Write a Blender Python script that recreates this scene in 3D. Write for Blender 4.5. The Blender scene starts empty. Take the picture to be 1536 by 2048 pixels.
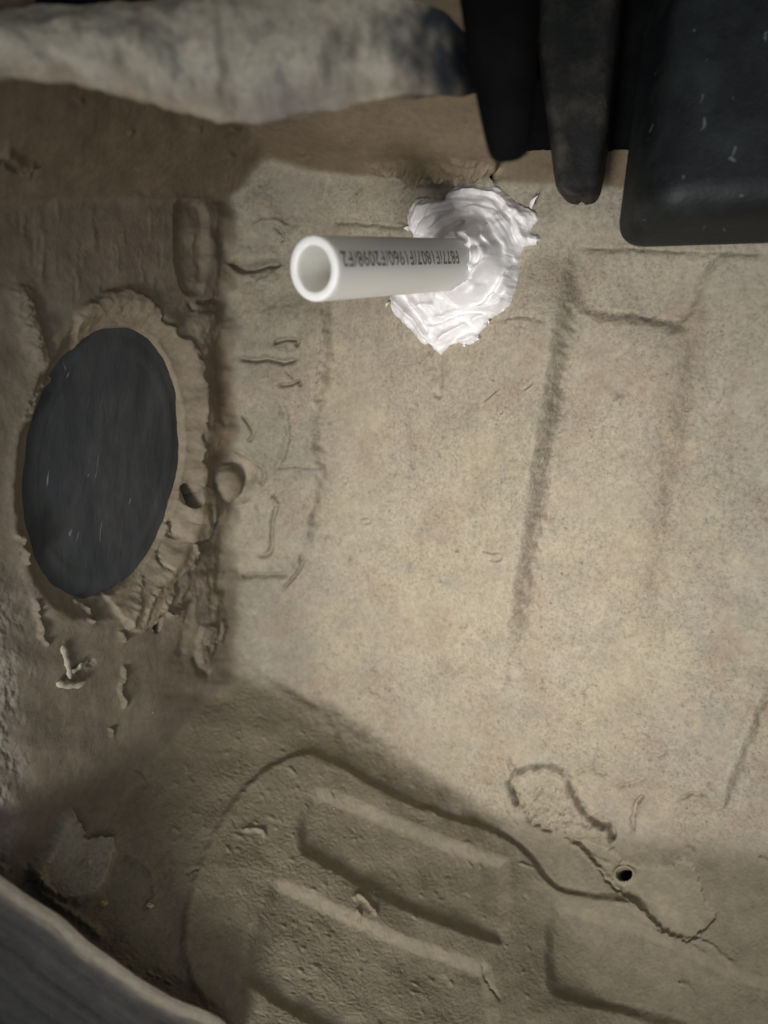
import bpy, bmesh, math, random
import numpy as np

# ------------------------------------------------------------------ camera, world, lamps, exposure
scene = bpy.context.scene
col = scene.collection
CAM = np.array((0.0, 0.0, 0.40))              # lens position (metres); looks along +Y, image up is +Z
FPX = 1479.0                                  # 26 mm lens on a 1536 x 2048 frame
camd = bpy.data.cameras.new('camera'); cam = bpy.data.objects.new('camera', camd); col.objects.link(cam)
cam.location = CAM; cam.rotation_euler = (math.radians(90), 0, 0)
camd.sensor_fit = 'VERTICAL'; camd.sensor_height = 36.0; camd.sensor_width = 27.0; camd.lens = 26.0
camd.clip_start = 0.01; camd.clip_end = 50
camd.dof.use_dof = True; camd.dof.focus_distance = 0.335; camd.dof.aperture_fstop = 5.6
scene.camera = cam

world = bpy.data.worlds.new('World'); scene.world = world; world.use_nodes = True
bg = world.node_tree.nodes['Background']
bg.inputs['Color'].default_value = (0.80, 0.90, 1.0, 1); bg.inputs['Strength'].default_value = 0.08

def area_lamp(name, loc, target, size, power, color, spread=180):
    d = bpy.data.lights.new(name, 'AREA'); d.shape = 'DISK'; d.size = size; d.energy = power; d.color = color; d.spread = math.radians(spread)
    o = bpy.data.objects.new(name, d); col.objects.link(o); o.location = loc
    import mathutils
    o.rotation_euler = (mathutils.Vector(target) - mathutils.Vector(loc)).to_track_quat('-Z', 'Y').to_euler()
    return o
area_lamp('work_lamp', (-0.21, -0.15, 0.10), (0.060, 0.38, 0.375), 0.19, 0.55, (1.0, 0.975, 0.925), 54)
area_lamp('open_side_daylight', (0.25, -0.80, 0.25), (0.05, 0.36, 0.45), 0.7, 1.9, (0.96, 0.98, 1.0))

vs = scene.view_settings
vs.view_transform = 'Standard'; vs.look = 'None'; vs.exposure = 0.0; vs.gamma = 1.0; vs.use_curve_mapping = False

# ------------------------------------------------------------------ helpers
rng = np.random.default_rng(7)
random.seed(7)

_perm = np.concatenate([rng.permutation(256)] * 2)
_ga = rng.uniform(0, 2 * np.pi, 256); _gx = np.cos(_ga); _gy = np.sin(_ga)
def perlin(x, y):
    x, y = np.broadcast_arrays(x, y)
    xi = np.floor(x).astype(int); yi = np.floor(y).astype(int)
    xf = x - xi; yf = y - yi
    u = xf**3 * (xf * (xf * 6 - 15) + 10); v = yf**3 * (yf * (yf * 6 - 15) + 10)
    X = xi & 255; Y = yi & 255
    def g(a, b, dx, dy):
        k = _perm[_perm[a & 255] + (b & 255)]
        return _gx[k] * dx + _gy[k] * dy
    n00 = g(X, Y, xf, yf); n10 = g(X + 1, Y, xf - 1, yf)
    n01 = g(X, Y + 1, xf, yf - 1); n11 = g(X + 1, Y + 1, xf - 1, yf - 1)
    return ((n00 * (1 - u) + n10 * u) * (1 - v) + (n01 * (1 - u) + n11 * u) * v) * 1.5
def fbm(x, y, octs=3, gain=0.5):
    t = 0; a = 1.0
    for i in range(octs):
        t = t + a * perlin(x * 2**i + 17.3 * i, y * 2**i - 9.1 * i); a *= gain
    return t
def sstep(a, b, x):
    t = np.clip((x - a) / (b - a), 0, 1); return t * t * (3 - 2 * t)

def poly_dist(pts, X, Y):
    """distance to a polyline, running parameter 0..1 along it, and the side (+ right of travel in image axes)"""
    pts = np.array(pts, float)
    best = np.full(X.shape, 1e9); tt = np.zeros(X.shape); sd = np.zeros(X.shape)
    L = np.hypot(*(pts[1:] - pts[:-1]).T); tot = L.sum(); acc = 0
    for (a, b, l) in zip(pts[:-1], pts[1:], L):
        dx, dy = (b - a) / max(l, 1e-9)
        rx = X - a[0]; ry = Y - a[1]
        s = np.clip(rx * dx + ry * dy, 0, l)
        ex = rx - s * dx; ey = ry - s * dy
        d = np.hypot(ex, ey); m = d < best
        best = np.where(m, d, best); tt = np.where(m, (acc + s) / tot, tt)
        sd = np.where(m, np.sign(dx * ry - dy * rx), sd)
        acc += l
    return best, tt, sd
def poly_inside(pts, X, Y):
    ins = np.zeros(X.shape, bool); n = len(pts)
    for i in range(n):
        x0, y0 = pts[i]; x1, y1 = pts[(i + 1) % n]
        if y0 == y1: continue
        c = ((y0 > Y) != (y1 > Y)) & (X < (x1 - x0) * (Y - y0) / (y1 - y0) + x0)
        ins ^= c
    return ins
def poly_sd(pts, X, Y):
    d, _, _ = poly_dist(list(pts) + [pts[0]], X, Y)
    return np.where(poly_inside(pts, X, Y), d, -d)

def smooth_pts(pts, n=4, closed=False):
    p = np.array(pts, float); out = []
    N = len(p)
    for i in range(N if closed else N - 1):
        if closed: a, b, c, d = p[(i - 1) % N], p[i], p[(i + 1) % N], p[(i + 2) % N]
        else: a, b, c, d = p[max(i - 1, 0)], p[i], p[i + 1], p[min(i + 2, N - 1)]
        for k in range(n):
            t = k / n
            out.append(0.5 * ((2 * b) + (-a + c) * t + (2 * a - 5 * b + 4 * c - d) * t * t + (-a + 3 * b - 3 * c + d) * t**3))
    if not closed: out.append(p[-1])
    return np.array(out)

def ray(px, py):
    return (px - 768.0) / FPX, (1024.0 - py) / FPX
def world_pt(px, py, d):
    rx, ry = ray(np.asarray(px, float), np.asarray(py, float)); d = np.asarray(d, float)
    return np.stack([rx * d, d + 0 * rx, ry * d + CAM[2]], -1)

def mesh_from(name, V, F, mat, parent=None, smooth=True):
    me = bpy.data.meshes.new(name)
    V = np.asarray(V, np.float32); F = np.asarray(F, np.int32)
    k = F.shape[1]
    me.vertices.add(len(V)); me.vertices.foreach_set('co', V.ravel())
    me.loops.add(F.size); me.loops.foreach_set('vertex_index', F.ravel())
    me.polygons.add(len(F)); me.polygons.foreach_set('loop_start', np.arange(0, F.size, k, dtype=np.int32))
    me.polygons.foreach_set('use_smooth', np.full(len(F), smooth, bool))
    me.update(calc_edges=True); me.validate()
    if mat: me.materials.append(mat)
    o = bpy.data.objects.new(name, me); col.objects.link(o)
    if parent is not None: o.parent = parent
    return o
def add_attr(o, name, kind, arr):
    a = o.data.attributes.new(name, kind, 'POINT')
    if kind == 'FLOAT_COLOR':
        c = np.ones((len(arr), 4), np.float32); c[:, :3] = arr; a.data.foreach_set('color', c.ravel())
    else: a.data.foreach_set('value', np.asarray(arr, np.float32))
def grid_faces(nv, nu, closed_u=False):
    """nv rows of nu vertices"""
    I = np.arange(nv * nu).reshape(nv, nu)
    if closed_u: I = np.concatenate([I, I[:, :1]], 1)
    return np.stack([I[:-1, :-1], I[:-1, 1:], I[1:, 1:], I[1:, :-1]], -1).reshape(-1, 4)
def bm_obj(name, bm, mat, parent=None, smooth=True):
    me = bpy.data.meshes.new(name); bm.to_mesh(me); bm.free()
    for p in me.polygons: p.use_smooth = smooth
    if mat: me.materials.append(mat)
    o = bpy.data.objects.new(name, me); col.objects.link(o)
    if parent is not None: o.parent = parent
    return o
def empty(name, loc):
    o = bpy.data.objects.new(name, None); o.empty_display_size = 0.02; o.location = loc; col.objects.link(o); return o
def tag(o, label=None, cat=None, group=None, kind=None):
    if label: o['label'] = label
    if cat: o['category'] = cat
    if group: o['group'] = group
    if kind: o['kind'] = kind
    return o
def adopt(child, parent):
    child.parent = parent
    child.matrix_parent_inverse = __import__('mathutils').Matrix.Translation(-parent.location)

# ------------------------------------------------------------------ materials
def new_mat(name):
    m = bpy.data.materials.new(name); m.use_nodes = True
    nt = m.node_tree; b = nt.nodes['Principled BSDF']
    return m, nt, b
def N(nt, typ, **kw):
    n = nt.nodes.new(typ)
    for k, v in kw.items(): setattr(n, k, v)
    return n
def noise(nt, vec, scale, detail=3, rough=0.55, dist=0.0):
    n = N(nt, 'ShaderNodeTexNoise'); n.inputs['Scale'].default_value = scale
    n.inputs['Detail'].default_value = detail; n.inputs['Roughness'].default_value = rough
    n.inputs['Distortion'].default_value = dist
    nt.links.new(vec, n.inputs['Vector']); return n
def ramp(nt, src, stops):
    r = N(nt, 'ShaderNodeValToRGB')
    e = r.color_ramp.elements
    while len(e) < len(stops): e.new(0.5)
    for i, (p, c) in enumerate(stops):
        e[i].position = p; e[i].color = (c, c, c, 1) if isinstance(c, (int, float)) else (*c, 1)
    nt.links.new(src, r.inputs['Fac']); return r
def mixc(nt, a, b, fac, blend='MIX'):
    m = N(nt, 'ShaderNodeMix', data_type='RGBA', blend_type=blend)
    def put(s, v):
        if isinstance(v, tuple): s.default_value = (*v, 1)
        elif isinstance(v, (int, float)): s.default_value = v
        else: nt.links.new(v, s)
    put(m.inputs[6], a); put(m.inputs[7], b); put(m.inputs[0], fac)
    return m.outputs[2]
def bump(nt, h, strength, dist, normal=None):
    b = N(nt, 'ShaderNodeBump'); b.inputs['Distance'].default_value = dist
    if isinstance(strength, (int, float)): b.inputs['Strength'].default_value = strength
    else: nt.links.new(strength, b.inputs['Strength'])
    nt.links.new(h, b.inputs['Height'])
    if normal: nt.links.new(normal, b.inputs['Normal'])
    return b.outputs['Normal']

def dust_material():
    m, nt, b = new_mat('dust_coated_steel')
    tc = N(nt, 'ShaderNodeTexCoord').outputs['Object']
    tint = N(nt, 'ShaderNodeAttribute', attribute_name='tint').outputs['Color']
    grain = N(nt, 'ShaderNodeAttribute', attribute_name='grain').outputs['Fac']
    n1 = noise(nt, tc, 640, 4, 0.7)          # sand grain, about a millimetre
    n2 = noise(nt, tc, 260, 3, 0.6)
    n3 = noise(nt, tc, 45, 4, 0.6)
    n4 = noise(nt, tc, 520, 2, 0.5, 0.6)
    c = mixc(nt, tint, ramp(nt, n3.outputs['Fac'], [(0.3, 0.90), (0.7, 1.09)]).outputs['Color'], 1.0, 'MULTIPLY')
    sp = mixc(nt, (1.0, 1.0, 1.0), ramp(nt, n1.outputs['Fac'], [(0.30, (0.70, 0.68, 0.65)), (0.50, 1.0), (0.72, 1.18)]).outputs['Color'], grain)
    c = mixc(nt, c, sp, 1.0, 'MULTIPLY')
    # dark pits scattered in the dust
    pit = ramp(nt, n4.outputs['Fac'], [(0.25, 0.8), (0.33, 0.0)]).outputs['Color']
    n6 = noise(nt, tc, 190, 3, 0.6, 0.4); n7 = noise(nt, tc, 16, 2, 0.5)
    p2 = ramp(nt, n6.outputs['Fac'], [(0.30, 0.75), (0.40, 0.0)]).outputs['Color']
    pz = mixc(nt, p2, (0.0, 0.0, 0.0), ramp(nt, n7.outputs['Fac'], [(0.42, 1.0), (0.62, 0.0)]).outputs['Color'])
    pit = mixc(nt, pit, pz, 1.0, 'LIGHTEN')
    pf = N(nt, 'ShaderNodeMath', operation='MULTIPLY'); nt.links.new(pit, pf.inputs[0]); nt.links.new(grain, pf.inputs[1])
    c = mixc(nt, c, (0.17, 0.145, 0.105), pf.outputs[0])
    warm = mixc(nt, (1.0, 1.0, 1.0), ramp(nt, n2.outputs['Fac'], [(0.33, (0.88, 0.87, 0.86)), (0.67, (1.07, 1.05, 1.02))]).outputs['Color'], 1.0)
    c = mixc(nt, c, warm, 1.0, 'MULTIPLY')
    nt.links.new(c, b.inputs['Base Color'])
    b.inputs['Roughness'].default_value = 0.85; b.inputs['Specular IOR Level'].default_value = 0.18
    nn = bump(nt, n2.outputs['Fac'], 0.35, 0.0012)
    g2 = N(nt, 'ShaderNodeMath', operation='MULTIPLY_ADD'); g2.inputs[1].default_value = 0.55; g2.inputs[2].default_value = 0.08
    nt.links.new(grain, g2.inputs[0])
    nn = bump(nt, n1.outputs['Fac'], g2.outputs[0], 0.0010, nn)
    nt.links.new(nn, b.inputs['Normal'])
    return m
M_DUST = dust_material()

def plastic(name, base, dusty, amt=(0.55, 0.75), scale=120, rough=0.5, bumpd=0.0004, specks=True, spec=0.3, stretch=None):
    m, nt, b = new_mat(name)
    tc = N(nt, 'ShaderNodeTexCoord').outputs['Object']
    if stretch:
        mp = N(nt, 'ShaderNodeMapping'); mp.inputs['Scale'].default_value = stretch; nt.links.new(tc, mp.inputs['Vector']); tc = mp.outputs['Vector']
    b.inputs['Specular IOR Level'].default_value = spec
    n1 = noise(nt, tc, scale, 5, 0.65); n2 = noise(nt, tc, 700, 2, 0.5); n3 = noise(nt, tc, 210, 1, 0.4, 0.8)
    c = mixc(nt, base, dusty, ramp(nt, n1.outputs['Fac'], [(amt[0], 0.0), (amt[1], 1.0)]).outputs['Color'])
    if specks:
        c = mixc(nt, c, tuple(min(1, v * 2.6 + 0.06) for v in dusty), ramp(nt, n3.outputs['Fac'], [(0.745, 0.0), (0.79, 0.7)]).outputs['Color'])
    nt.links.new(c, b.inputs['Base Color'])
    b.inputs['Roughness'].default_value = rough
    nt.links.new(bump(nt, n2.outputs['Fac'], 0.4, bumpd, bump(nt, n1.outputs['Fac'], 0.4, 0.002)), b.inputs['Normal'])
    return m
M_BLACK = plastic('black_plastic', (0.008, 0.010, 0.0115), (0.030, 0.035, 0.036), (0.45, 0.8), 40, 0.55)
M_TAB = plastic('black_dirty_plastic', (0.009, 0.009, 0.009), (0.05, 0.043, 0.033), (0.5, 0.75), 70, 0.6)
M_SHADE = plastic('shade_black', (0.004, 0.004, 0.0045), (0.009, 0.009, 0.010), (0.5, 0.8), 40, 0.92, specks=False, spec=0.06)  # near-black for the added parts that stand in for shade
M_PLUG = plastic('plug_rubber', (0.044, 0.048, 0.054), (0.085, 0.087, 0.092), (0.42, 0.78), 60, 0.7, stretch=(1, 1, 0.3))

def pipe_mat():
    m, nt, b = new_mat('white_pipe_plastic')
    tc = N(nt, 'ShaderNodeTexCoord').outputs['Object']
    n1 = noise(nt, tc, 90, 3, 0.5)
    c = mixc(nt, (0.84, 0.815, 0.74), (0.87, 0.86, 0.80), n1.outputs['Fac'])
    nt.links.new(c, b.inputs['Base Color'])
    b.inputs['Roughness'].default_value = 0.45
    b.inputs['Subsurface Weight'].default_value = 0.7; b.inputs['Subsurface Radius'].default_value = (0.010, 0.0095, 0.008)
    b.inputs['Subsurface Scale'].default_value = 1.0
    return m
M_PIPE = pipe_mat()
def end_lit_mat():  # whiter copy of the pipe plastic: light on the end face painted in
    m, nt, b = new_mat('lit_end_plastic')
    b.inputs['Subsurface Weight'].default_value = 0.4; b.inputs['Subsurface Radius'].default_value = (0.006, 0.006, 0.006); b.inputs['Subsurface Scale'].default_value = 1.0
    b.inputs['Base Color'].default_value = (0.93, 0.93, 0.92, 1); b.inputs['Roughness'].default_value = 0.5
    return m
M_END_LIT = end_lit_mat()
def seal_mat():
    m, nt, b = new_mat('white_sealant')
    tc = N(nt, 'ShaderNodeTexCoord').outputs['Object']
    n1 = noise(nt, tc, 60, 2, 0.5)
    c = mixc(nt, (0.83, 0.805, 0.815), (0.86, 0.845, 0.85), n1.outputs['Fac'])
    nt.links.new(c, b.inputs['Base Color'])
    b.inputs['Roughness'].default_value = 0.36
    b.inputs['Subsurface Weight'].default_value = 0.06; b.inputs['Subsurface Radius'].default_value = (0.002, 0.002, 0.002)
    b.inputs['Subsurface Scale'].default_value = 1.0
    return m
M_SEAL = seal_mat()
def ink_mat():
    m, nt, b = new_mat('worn_black_ink')
    tc = N(nt, 'ShaderNodeTexCoord').outputs['Object']
    n1 = noise(nt, tc, 900, 2, 0.6)
    c = mixc(nt, (0.10, 0.095, 0.085), (0.52, 0.50, 0.45), ramp(nt, n1.outputs['Fac'], [(0.45, 0.0), (0.66, 0.9)]).outputs['Color'])
    nt.links.new(c, b.inputs['Base Color']); b.inputs['Roughness'].default_value = 0.6
    return m
M_INK = ink_mat()

# ------------------------------------------------------------------ the cavity's pressed sheet metal: real planes in metres, n . P = c
nB = np.array((0.45, 0.20, 0.87)); cB = 0.345          # back panel
def line_plane(base, pa, pb, k):
    a = np.array((*ray(*pa), 1.0)); b = np.array((*ray(*pb), 1.0))
    m = np.cross(a, b); return base + k * m
nL = nB - 1.55 * np.array((1.0, 0.0, 0.1755))          # side panel, left
nF = nB - 2.52 * np.array((0.2366, 0.3583, 0.1105))    # floor
nG = nB - 1.70 * np.array((0.0405, 0.3554, 0.1414))    # floor, right half
nT = nB + 6.4 * np.array((0.0169, 0.318, -0.1443))     # overhead
nU = nL + 3.9 * np.array((-0.0067, 0.304, -0.1318))    # overhead, left
nA = nB - 0.35 * np.array((1.0, 0.0, 0.0865))          # back panel, turned-in left margin
PL = [nB, nL, nF, nG, nT, nU, nA]

def axis_samples(lo, hi, step, margin, n):
    core = np.arange(lo - 30, hi + 31, step)
    t = (np.arange(1, n + 1) / n) ** 1.6
    return np.concatenate([(lo - 30 - t * margin)[::-1], core, core[-1] + t * margin])
gx = axis_samples(0, 1536, 2.1, 420, 70); gy = axis_samples(0, 2048, 2.1, 420, 70)
X, Y = np.meshgrid(gx, gy)

def base_q(X, Y):
    """1/depth of the filleted cavity: smooth maximum of the planes' inverse depths"""
    rx, ry = ray(X, Y)
    q = np.stack([(p[0] * rx + p[1] * ry + p[2]) / cB for p in PL])
    q[4] -= 3.0 * sstep(985, 1045, X)                   # the overhead ledge ends beside the black plastic parts
    k = 0.022                                           # fillet
    mx = q.max(0)
    return mx + k * np.log(np.exp((q - mx) / k).sum(0)), q.argmax(0)
wx = 4 * fbm(X / 90, Y / 90, 2); wy = 4 * fbm(X / 90 + 40, Y / 90 + 11, 2)
cornr = np.exp(-((X - 460) / 110) ** 2)                # the corner seam wanders
wx += cornr * (14 * fbm(X / 300, Y / 75 + 3, 2) + 3 * fbm(X / 80 + 9, Y / 30, 2))
foot = np.exp(-((Y - (1290 + 0.66 * (X - 480))) / 90) ** 2) * sstep(420, 520, X) * sstep(1060, 980, X)
wy += foot * (4 * fbm(X / 70 + 20, Y / 200, 2) + 3 * fbm(X / 26, Y / 60, 2))
Q, REG = base_q(X + wx, Y + wy)
REG0 = REG
D = 1.0 / Q
P = world_pt(X, Y, D)
def normals(P):
    du = np.gradient(P, axis=1); dv = np.gradient(P, axis=0)
    n = np.cross(du, dv); n /= np.linalg.norm(n, axis=-1, keepdims=True) + 1e-12
    toward = (CAM - P); s = np.sign((n * toward).sum(-1, keepdims=True)); return n * s
NRM = normals(P)

H = np.zeros_like(X)                                    # relief, metres, towards the cavity
TINT = np.zeros(X.shape + (3,)); GRAIN = np.zeros_like(X)
MM = 0.001

class win:
    """a window of the grid round some points, so that each feature only touches its neighbourhood"""
    def __init__(s, pts, pad):
        p = np.array(pts, float)
        s.j0, s.j1 = np.searchsorted(gx, [p[:, 0].min() - pad, p[:, 0].max() + pad])
        s.i0, s.i1 = np.searchsorted(gy, [p[:, 1].min() - pad, p[:, 1].max() + pad])
        s.sl = (slice(s.i0, s.i1), slice(s.j0, s.j1)); s.X = X[s.sl]; s.Y = Y[s.sl]
def warp(w, amp, scale, seed):
    if not amp: return w.X, w.Y
    return (w.X + amp * fbm(w.X / scale + seed, w.Y / scale, 2), w.Y + amp * fbm(w.X / scale, w.Y / scale + seed + 31, 2))
_seed = [0]
def nxt(): _seed[0] += 7.77; return _seed[0]
GAIN = [1.0]; WID = [1.0]
def stroke(pts, width, a, wamp=2.0, wscale=22, taper=0.12, rough=0.0):
    """ridge (a > 0) or groove (a < 0) in mm along a line"""
    pts = smooth_pts(pts, 4); a = a * GAIN[0]; width = width * WID[0]
    w = win(pts, width * 3.2 + wamp * 2 + 4); s = nxt(); x, y = warp(w, wamp, wscale, s)
    d, t, _ = poly_dist(pts, x, y)
    e = sstep(0, taper, t) * sstep(0, taper, 1 - t) if taper else 1
    amp = a * (1 + rough * fbm(w.X / 14 + s, w.Y / 14, 2))
    H[w.sl] += MM * amp * np.exp(-(d / width) ** 2) * (0.15 + 0.85 * e)
def plateau(pts, a, edge, wamp=3.0, wscale=25, smooth=True, rough=0.0):
    """raised (a > 0) or sunk (a < 0) patch in mm with an edge 'edge' pixels wide; returns its mask"""
    if smooth: pts = smooth_pts(pts, 4, True)
    w = win(pts, edge * 1.5 + wamp * 2 + 6); s = nxt(); x, y = warp(w, wamp, wscale, s)
    sd = poly_sd([tuple(p) for p in pts], x, y)
    m = sstep(-edge, edge, sd)
    H[w.sl] += MM * a * m * (1 + rough * fbm(w.X / 16 + s, w.Y / 16, 3))
    return w, m, sd
def ledge(pts, a, width, run, wamp=2.0, wscale=30, taper=0.15):
    """a step along a line: the right-hand side of travel drops by a mm and climbs back over 'run' pixels"""
    pts = smooth_pts(pts, 4)
    w = win(pts, run * 3 + 10); s = nxt(); x, y = warp(w, wamp, wscale, s)
    d, t, side = poly_dist(pts, x, y); sd = d * side
    e = sstep(0, taper, t) * sstep(0, taper, 1 - t) if taper else 1
    prof = sstep(-width, width, sd) * np.exp(-np.maximum(sd - width, 0) / run)
    endf = np.exp(-np.maximum(d - run * 3, 0) / 10)
    H[w.sl] -= MM * a * prof * e * endf
def blob(x, y, rx, ry, rot, a, p=1.0, wamp=2.0):
    w = win([(x, y)], max(rx, ry) * 2.6 + 4); s = nxt(); xx, yy = warp(w, wamp, 18, s)
    c, sn = math.cos(math.radians(rot)), math.sin(math.radians(rot))
    u = ((xx - x) * c + (yy - y) * sn) / rx; v = (-(xx - x) * sn + (yy - y) * c) / ry
    H[w.sl] += MM * a * np.exp(-(u * u + v * v) ** p)
def paint(w, m, colr, k=1.0):
    TINT[w.sl] = TINT[w.sl] * (1 - k * m[..., None]) + np.array(colr) * (k * m[..., None])

# --- base colours: dust on the back panel, thinner brown film on the side, olive silt on the floor
rx_, ry_ = ray(X + wx, Y + wy)
qs = np.stack([(p[0] * rx_ + p[1] * ry_ + p[2]) / cB for p in PL])
soft = np.exp((qs - qs.max(0)) / 0.011); soft /= soft.sum(0)
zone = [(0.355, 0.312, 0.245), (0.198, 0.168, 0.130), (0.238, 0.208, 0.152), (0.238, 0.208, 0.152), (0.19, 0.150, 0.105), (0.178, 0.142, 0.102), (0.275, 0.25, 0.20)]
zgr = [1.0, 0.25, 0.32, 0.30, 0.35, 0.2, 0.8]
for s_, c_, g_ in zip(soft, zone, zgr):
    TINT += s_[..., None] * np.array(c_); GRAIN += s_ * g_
GRAIN *= 0.9 + 0.5 * fbm(X / 130, Y / 130, 3)
big = fbm(X / 260, Y / 260, 3)
mB = soft[0] + soft[6]
grey = np.clip(0.55 * sstep(1200, 1560, X + 90 * big) + 0.75 * sstep(640, 380, Y + 80 * big) , 0, 1) * mB
TINT[:] = TINT * (1 - grey[..., None]) + np.array((0.335, 0.31, 0.26)) * grey[..., None]
yel = sstep(0.15, 0.7, fbm(X / 210 + 9, Y / 210 + 3, 2) + 0.45 * sstep(700, 1200, Y)) * mB * 0.4
TINT[:] = TINT * (1 - yel[..., None]) + np.array((0.37, 0.322, 0.235)) * yel[..., None]

stain = 0.55 * sstep(0.10, 0.75, fbm(X / 95 + 3.3, Y / 120 + 8, 4) + 0.35 * sstep(1300, 1600, Y) * sstep(900, 1400, X)) * mB
TINT[:] = TINT * (1 - stain[..., None]) + np.array((0.315, 0.258, 0.198)) * stain[..., None]
film = 0.5 * sstep(0.15, 0.7, fbm(X / 70 + 13, Y / 60 + 28, 4)) * mB
TINT[:] = TINT * (1 - film[..., None]) + np.array((0.315, 0.295, 0.235)) * film[..., None]
run = 0.30 * sstep(0.25, 0.8, fbm(X / 16 + 5, Y / 240, 3)) * mB * sstep(1250, 700, Y)       # faint runs where water trickled
TINT[:] = TINT * (1 - run[..., None]) + np.array((0.28, 0.24, 0.185)) * run[..., None]
# --- overall unevenness
H += MM * 1.1 * fbm(X / 170, Y / 170, 3)
H += MM * (0.13 * mB) * fbm(X / 11, Y / 11, 3, 0.6)
mS = soft[1] + soft[5]
H += MM * (0.10 * mS) * fbm(X / 26, Y / 70, 3)
mFl = soft[2] + soft[3]
lump = np.abs(fbm(X / 17 + 0.35 * fbm(X / 60, Y / 60, 2) + Y / 60, Y / 9 - X / 40, 3, 0.55))
left = sstep(1150, 520, X + 120 * fbm(X / 150 + 5, Y / 150, 2))
H += MM * mFl * (0.07 + 0.22 * left) * (0.5 - lump)
H += MM * mFl * 0.10 * fbm(X / 7, Y / 7, 2)
mT = soft[4] + soft[5]
H += MM * mT * 0.05 * fbm(X / 8 + Y / 40, Y / 60, 2)     # brushed streaks overhead

# --- back panel: pressed ribs
GAIN[0] = 1.35
ledge([(1150, 470), (1143, 600), (1128, 720), (1103, 870), (1075, 1060), (1048, 1240), (1022, 1400)], -11.0, 22, 190, 3.0, 24, 0.22)
stroke([(1146, 500), (1130, 700), (1100, 900), (1070, 1080), (1040, 1280), (1022, 1390)], 17, -2.0, 3.0, 20, 0.25, 0.3)
ledge([(1410, 560), (1385, 700), (1345, 900), (1310, 1120), (1285, 1300)], -5.0, 28, 140, 4.0, 30, 0.2)
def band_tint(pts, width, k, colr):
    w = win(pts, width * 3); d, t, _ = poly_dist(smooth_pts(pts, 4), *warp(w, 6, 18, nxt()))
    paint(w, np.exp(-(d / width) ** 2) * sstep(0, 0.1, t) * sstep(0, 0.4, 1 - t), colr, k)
band_tint([(1148, 500), (1130, 700), (1100, 900), (1070, 1080), (1040, 1280), (1022, 1390)], 15, 0.35, (0.245, 0.215, 0.170))  # shaded side of the rib step darkened in the tint
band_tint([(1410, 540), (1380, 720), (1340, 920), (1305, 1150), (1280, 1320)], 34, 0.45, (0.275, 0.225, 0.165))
ledge([(1560, 1340), (1520, 1440), (1475, 1560), (1440, 1640)], -5.0, 20, 80, 4, 22, 0.15)
stroke([(1560, 1350), (1515, 1450), (1468, 1570), (1450, 1620)], 14, -1.6, 3, 18, 0.2)
plateau([(1160, 480), (1420, 500), (1405, 560), (1365, 655), (1290, 640), (1165, 618)], -3.2, 15, 4, 26)
stroke([(1165, 622), (1240, 628), (1300, 636), (1350, 645), (1370, 662)], 7, -0.5, 3, 18, 0.1, 0.7)
stroke([(1150, 492), (1280, 494), (1420, 500), (1536, 508)], 8, -1.4, 2, 20, 0.1)
GAIN[0] = 2.6; WID[0] = 0.85
for x, y, rx_b, ry_b, a in ((520, 420, 34, 40, 2.4), (575, 468, 30, 24, 2.2), (505, 600, 22, 50, 2.6), (560, 640, 34, 30, 2.0), (525, 768, 36, 34, 2.2), (590, 850, 22, 46, 1.6), (512, 985, 24, 22, 2.4), (590, 1010, 28, 50, 1.8), (515, 1090, 24, 16, 2.0), (520, 1215, 34, 46, 2.2), (575, 1260, 40, 36, 1.4), (540, 560, 26, 16, 1.8)):
    blob(x, y, rx_b, ry_b, random.uniform(-25, 25), a, 1.5, 7.0)
# left column of the back panel: patched steps and creases
ledge([(650, 560), (662, 700), (640, 860), (648, 960), (632, 1050), (606, 1140)], -6.0, 11, 90, 6, 26, 0.15)
stroke([(655, 640), (640, 760), (634, 860), (646, 950), (632, 1040), (605, 1130)], 7, -0.55, 3, 20, 0.2, 0.8)
stroke([(462, 520), (490, 538), (530, 530), (565, 524)], 9, -2.4, 2, 18, 0.15)
stroke([(470, 500), (505, 512), (560, 503)], 15, 0.7, 3, 18)
stroke([(476, 714), (500, 720), (540, 718), (570, 724), (600, 716)], 6, -1.6, 1.5, 18, 0.12)
stroke([(482, 698), (540, 700), (585, 702)], 14, 0.6, 3, 18)
stroke([(548, 686), (575, 678), (598, 682), (594, 694)], 5, -1.5, 1, 12, 0.1)
stroke([(560, 770), (585, 768), (602, 762), (606, 774)], 4, -1.1, 1, 12, 0.1)
stroke([(575, 740), (590, 755), (603, 765)], 3.5, -0.7, 1, 12)
stroke([(556, 790), (574, 830), (577, 880), (560, 925), (545, 945)], 8, -0.9, 2, 18, 0.2)
stroke([(484, 830), (500, 850), (508, 870), (495, 885)], 4, -0.9, 2, 14)
blob(492, 865, 16, 26, 20, 1.5); blob(505, 905, 14, 26, -35, 1.4)
stroke([(470, 900), (500, 920), (530, 940), (525, 975)], 5, -0.8, 2, 14)
plateau([(470, 1010), (500, 1000), (520, 1020), (516, 1055), (500, 1076), (478, 1060), (462, 1040)], 2.0, 7, 2, 16)
stroke([(560, 1000), (548, 1040), (545, 1090), (536, 1108), (515, 1110)], 4.5, -1.1, 1.5, 14, 0.1)
stroke([(545, 990), (556, 1000), (562, 1012)], 5, 1.3, 1, 10)
stroke([(555, 935), (600, 931), (650, 934)], 3.5, -0.5, 1.5, 18)
stroke([(480, 1112), (530, 1116), (590, 1122)], 12, 0.6, 3, 20); stroke([(480, 1152), (530, 1150), (580, 1150)], 6, -1.2, 2, 20)
blob(596, 1122, 9, 16, 20, 1.8); blob(592, 1130, 5, 6, 0, -2.4); stroke([(606, 1100), (604, 1128), (590, 1150), (566, 1180)], 4, -1.2, 2, 14)
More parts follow.
